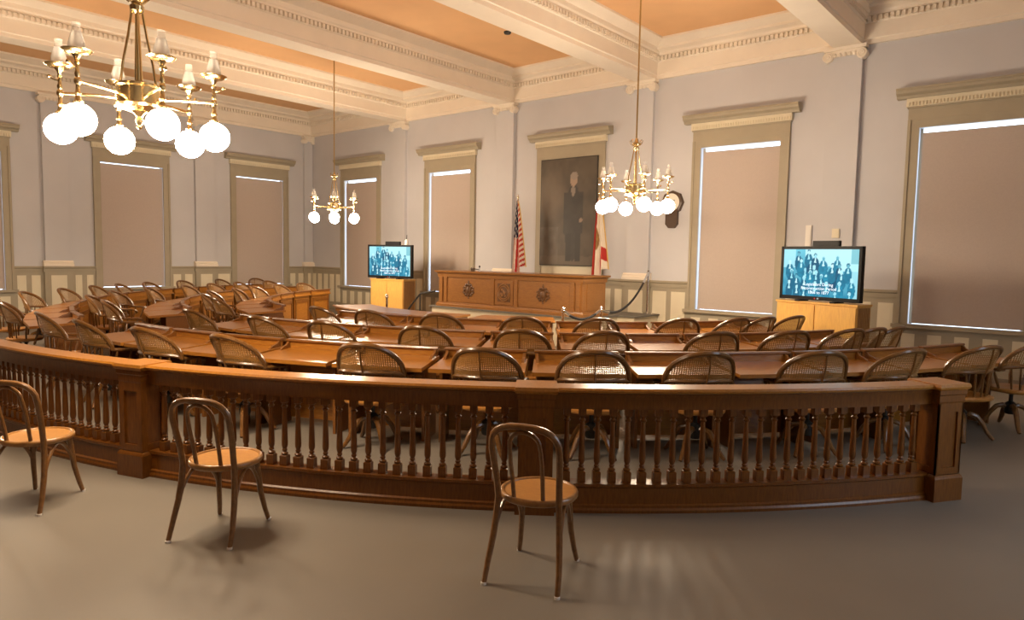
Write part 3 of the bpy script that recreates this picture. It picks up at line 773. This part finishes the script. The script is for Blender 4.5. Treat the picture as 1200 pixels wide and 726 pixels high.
stand('light maple cabinet under the left-hand television', (TVL[0]+.02, TVL[1]+.08, 0), RL, 1.0, .5, TVL[2]-.022)
wd = thing('aerial', 'small white box with short dark aerial on the left-hand television', 'aerial', (TVL[0]+.48, TVL[1]+.12, TVL[2]+.83), RL)
MB().lathe([(.04,0),(.045,.02),(.045,.11),(.03,.14)], 12).build('body', 'white_plastic', wd)
MB().tube([(0,0,.13),(.01,0,.25)], .009, 6).build('rod', 'black_plastic', wd)
tag(MB().box(-.05,-.035,0,.05,0,.42).box(-.035,-.045,.05,.035,-.035,.37).build('wall_box', 'white_plastic', loc=(-3.98, YF-.0, 1.98), smooth=False), 'slim white box fixed upright on the wall above the right-hand television', 'wall box')
tag(MB().box(-.06,-.03,0,.06,0,.16).box(-.045,-.036,.02,.045,-.03,.14).build('thermostat', 'panel_cream', loc=(-3.5, YF-.09, 2.17), smooth=False), 'small beige thermostat on the pilaster above the right-hand television', 'thermostat')

# flags on poles behind the rostrum
def us(u, v):
    if v < .43 and u < .72:
        st = (math.sin(u*44+1)*math.sin(v*70+ (u*20))) > .45
        return (.72,.70,.66) if st and u < .5 else (.018,.022,.06)
    k = (u*6.5+v*.9) if u < .72 else (u*3+v*13)
    return (.45,.03,.025) if (k % 1) < .52 else (.72,.66,.58)
def fl(u, v):
    if u < .16: return (.45,.035,.025)
    if ell(u, v, .30, .45, .17, .12) < 1: return mixc((.45,.24,.06), (.12,.08,.05), vnoise(u*40, v*40))
    if u > .5 and .62+.25*(u-.5) < v < .80+.25*(u-.5): return (.45,.03,.025)
    if u < .35 and v < .30: return (.45,.04,.03)
    return (.76,.68,.56)
def flag(label, x, y, ztop, colf, wid, tail, fin):
    t = thing('flag', label, 'flag', (x, y, PZ))
    L = ztop-PZ
    MB().lathe([(.14,0),(.14,.02),(.05,.05),(.02,.07)], 16).build('base', 'brass_dark', t)
    pole = MB().lathe([(.013,.05),(.012,L)], 10).build('pole', 'maple_dark', t)
    MB().lathe([(.012,L),(.02,L+.01),(.01,L+.03),(.02,L+.06),(.004,L+.13)], 10).build('finial', 'brass', pole)
    def pos(u, v):
        w = wid*(.10+.9*v**.75); z = L-.03-v*(L-.35)*tail
        if u > .72: z = L-.03-v*(L-.35)*tail*.78
        a = (u-.35); return (a*w, -.03+.055*math.sin(u*15)*(.25+v), z+.02*math.sin(u*9))
    inst('cloth', grid_mesh('cloth', 60, 80, pos, colf, 'flag'), t)
    if fin:
        path = [Vector(pos(1, j/20)) for j in range(21)]
        MB().tube(path, .012, 5).build('fringe', 'gold_fringe', t)
flag('furled red, white and blue striped flag behind the rostrum, left of the portrait', -10.36, 12.45, 3.05, us, .40, .93, True)
flag('white flag with red cross and central seal hanging before the portrait\'s right edge', -8.12, 12.45, 3.05, fl, .42, .93, True)

# wall clock right of the portrait
ck = thing('wall_clock', 'dark wooden wall clock with round dial behind the right-hand chandelier', 'clock', (-6.68, YF, 2.90))
MB().lathe([(.20,-.09),(.235,-.08),(.245,-.04),(.245,0)], 8, (0,0,0), 'y').build('case', 'clock_wood', ck, smooth=False)
MB().lathe([(.17,-.095),(.18,-.098),(.175,-.088)], 28, (0,0,0), 'y').build('dial', 'clock_face', ck)
MB().prism([(-.13,-.15),(.13,-.15),(.13,-.44),(.06,-.52),(-.06,-.52),(-.13,-.44)], -.08, 0).build('drop_case', 'clock_wood', ck, smooth=False)
for a, l in ((60, .09), (-40, .13)):
    MB().tube([(0,-.102,0),(l*math.sin(R(a)),-.102,l*math.cos(R(a)))], .007, 6).build('hand', 'black_iron', ck)

# ------------------------------------------------------------------ stanchions and ropes
def stanchion(label, loc, h, base=True):
    t = thing('stanchion', label, 'stanchion', loc)
    MB().lathe([(.15,0),(.15,.015),(.06,.035),(.025,.05)], 20).build('base', 'chrome', t)
    MB().lathe([(.022,.04),(.022,h-.05)], 12).build('post', 'chrome', t)
    MB().lathe([(.022,h-.06),(.036,h-.05),(.036,h-.03),(.02,h-.015),(.03,h),(.01,h+.02)], 12).build('cap', 'chrome', t)
def rope(label, a, b, sag):
    a, b = Vector(a), Vector(b); n = 16; pts = []
    for k in range(n+1):
        u = k/n; p = a.lerp(b, u); p.z -= sag*4*u*(1-u); pts.append(p)
    t = thing('barrier_rope', label, 'rope', tuple((a+b)/2))
    c = (a+b)/2; L = [p-c for p in pts]
    MB().tube(L[1:-1], .021, 8).build('cord', 'rope', t)
    MB().tube(L[:3], .024, 8).build('end_hook', 'chrome', t); MB().tube(L[-3:], .024, 8).build('end_hook', 'chrome', t)
S1, S2, S3 = (-6.32, 8.75, 0), (-6.05, 9.42, 0), (-7.1, 12.82, PZ+.001)
stanchion('chrome stanchion right of the shorter clerks\' desk, nearest the seats', S1, .95)
stanchion('chrome stanchion on the floor holding both black ropes', S2, .95)
stanchion('chrome stanchion on the platform right of the rostrum', S3, .90)
rope('short sagging black rope between the two floor stanchions', (S1[0]+.01, S1[1]+.03, .90), (S2[0]-.01, S2[1]-.03, .90), .13)
rope('long black rope rising from floor stanchion to the platform stanchion', (S2[0]-.01, S2[1]+.03, .90), (S3[0]+.01, S3[1]-.03, PZ+.85), .30)
stanchion('chrome stanchion behind the long clerks\' desk, below the left television', (-10.5, 8.68, 0), .95)
hr = thing('handrail', 'black metal handrail beside the platform left of the rostrum', 'handrail', (-12.1, 11.0, 0))
MB().tube([(-.42,0,.42),(-.3,0,.55),(0,0,.82),(.06,0,.84),(.5,0,.915)], .022, 8).build('rail', 'black_iron', hr)
MB().tube([(0,0,0),(0,0,.82)], .017, 8).build('post', 'black_iron', hr); MB().tube([(-.4,0,0),(-.4,0,.44)], .017, 8).build('post', 'black_iron', hr)

# ------------------------------------------------------------------ chandeliers
GR = .105
def make_chandelier(label, loc, off):
    t = thing('chandelier', label, 'chandelier', (loc[0], loc[1], 0), R(off), 'brass chandeliers with white globes')
    MB().lathe([(.09,ZC),(.09,ZC-.02),(.05,ZC-.06),(.018,ZC-.10)], 20).build('ceiling_canopy', 'brass', t)
    MB().lathe([(.0125,2.75),(.0125,ZC-.05)], 10).build('rod', 'brass_dark', t)
    cr = MB().lathe([(.015,3.36),(.045,3.38),(.05,3.41),(.03,3.43),(.06,3.45),(.06,3.48),(.03,3.50),(.015,3.55)], 14)
    for k in range(6):
        a = k*PI/3; c, s = math.cos(a), math.sin(a)
        cr.tube([(.05*c,.05*s,3.44),(.085*c,.085*s,3.47),(.10*c,.10*s,3.51),(.08*c,.08*s,3.53),(.07*c,.07*s,3.505)], .006, 6)
    cr.build('crown', 'brass', t)
    hub = MB().lathe([(.02,2.68),(.08,2.685),(.13,2.70),(.155,2.705),(.16,2.72),(.142,2.73),(.138,2.78),(.138,2.84),(.15,2.85),(.15,2.865),(.12,2.875),(.02,2.88)], 24)
    hub.build('hub', 'brass', t)
    MB().lathe([(.045,2.70),(.055,2.68),(.03,2.66),(.022,2.64),(.032,2.62),(.024,2.60),(.014,2.585),(.02,2.57),(.006,2.555)], 12).build('finial', 'brass', t)
    for k in range(4):
        a = k*PI/2+.4; c, s = math.cos(a), math.sin(a)
        MB().tube([(.035*c,.035*s,3.37),(.06*c,.06*s,3.2),(.095*c,.095*s,3.02),(.115*c,.115*s,2.86)], .009, 6).build('strap', 'brass', t)
    arm = MB().tube([(.11,0,2.765),(.25,0,2.775),(.42,0,2.775),(.5,0,2.775)], [.014,.011,.011,.009], 8).mesh('arm', 'brass')
    stem = MB().lathe([(.03,2.63),(.034,2.645),(.02,2.655),(.014,2.68),(.022,2.695),(.014,2.71),(.012,2.75),(.022,2.765),(.022,2.785),(.012,2.80),(.018,2.82),(.012,2.84),(.011,2.88),(.018,2.89),(.012,2.90),(.016,2.92),(.032,2.94),(.034,2.955)], 10, (.5,0,0)).mesh('stem', 'brass')
    sauc = MB().lathe([(.03,2.942),(.06,2.945),(.085,2.96),(.092,2.97),(.085,2.968),(.055,2.954),(.03,2.952)], 16, (.5,0,0)).mesh('saucer', 'brass')
    chim = MB().lathe([(.028,2.952),(.042,2.965),(.05,2.99),(.047,3.02),(.038,3.055),(.030,3.085),(.026,3.085)], 14, (.5,0,0)).mesh('chimney', 'frosted_white')
    tip = MB().lathe([(.028,3.085),(.025,3.11),(.026,3.14)], 14, (.5,0,0)).mesh('chimney_tip', 'clear_glass')
    glo = MB().ball((.5,0,2.53), GR, 24).mesh('globe', 'globe')
    key = MB().tube([(.5,0,2.86),(.535,0,2.865),(.56,0,2.88)], .005, 6).ball((.565,0,2.885), .014, 8).mesh('key', 'brass')
    for k in range(6):
        a = inst('arm', arm, t, rz=k*PI/3)
        for nm, me in (('stem', stem), ('saucer', sauc), ('chimney', chim), ('chimney_tip', tip), ('globe', glo), ('key', key)): inst(nm, me, a)
    return t
c0 = make_chandelier('large brass chandelier with six white globes hanging nearest, at upper left', (-5.3, 2.11), 54.3); c0.location.z = .05
dup(c0, (-5.4, 9.25, 0), R(15.9), 'brass chandelier with six white globes hanging in front of the portrait\'s right side')
dup(c0, (-13.15, 9.35, 0), R(24.3), 'small looking distant brass chandelier with white globes near the left corner')
dup(c0, (-13.15, 1.97, 0), R(24.3), 'brass chandelier with six white globes beyond the picture\'s left edge')  # unseen fourth chandelier, added to help light the room
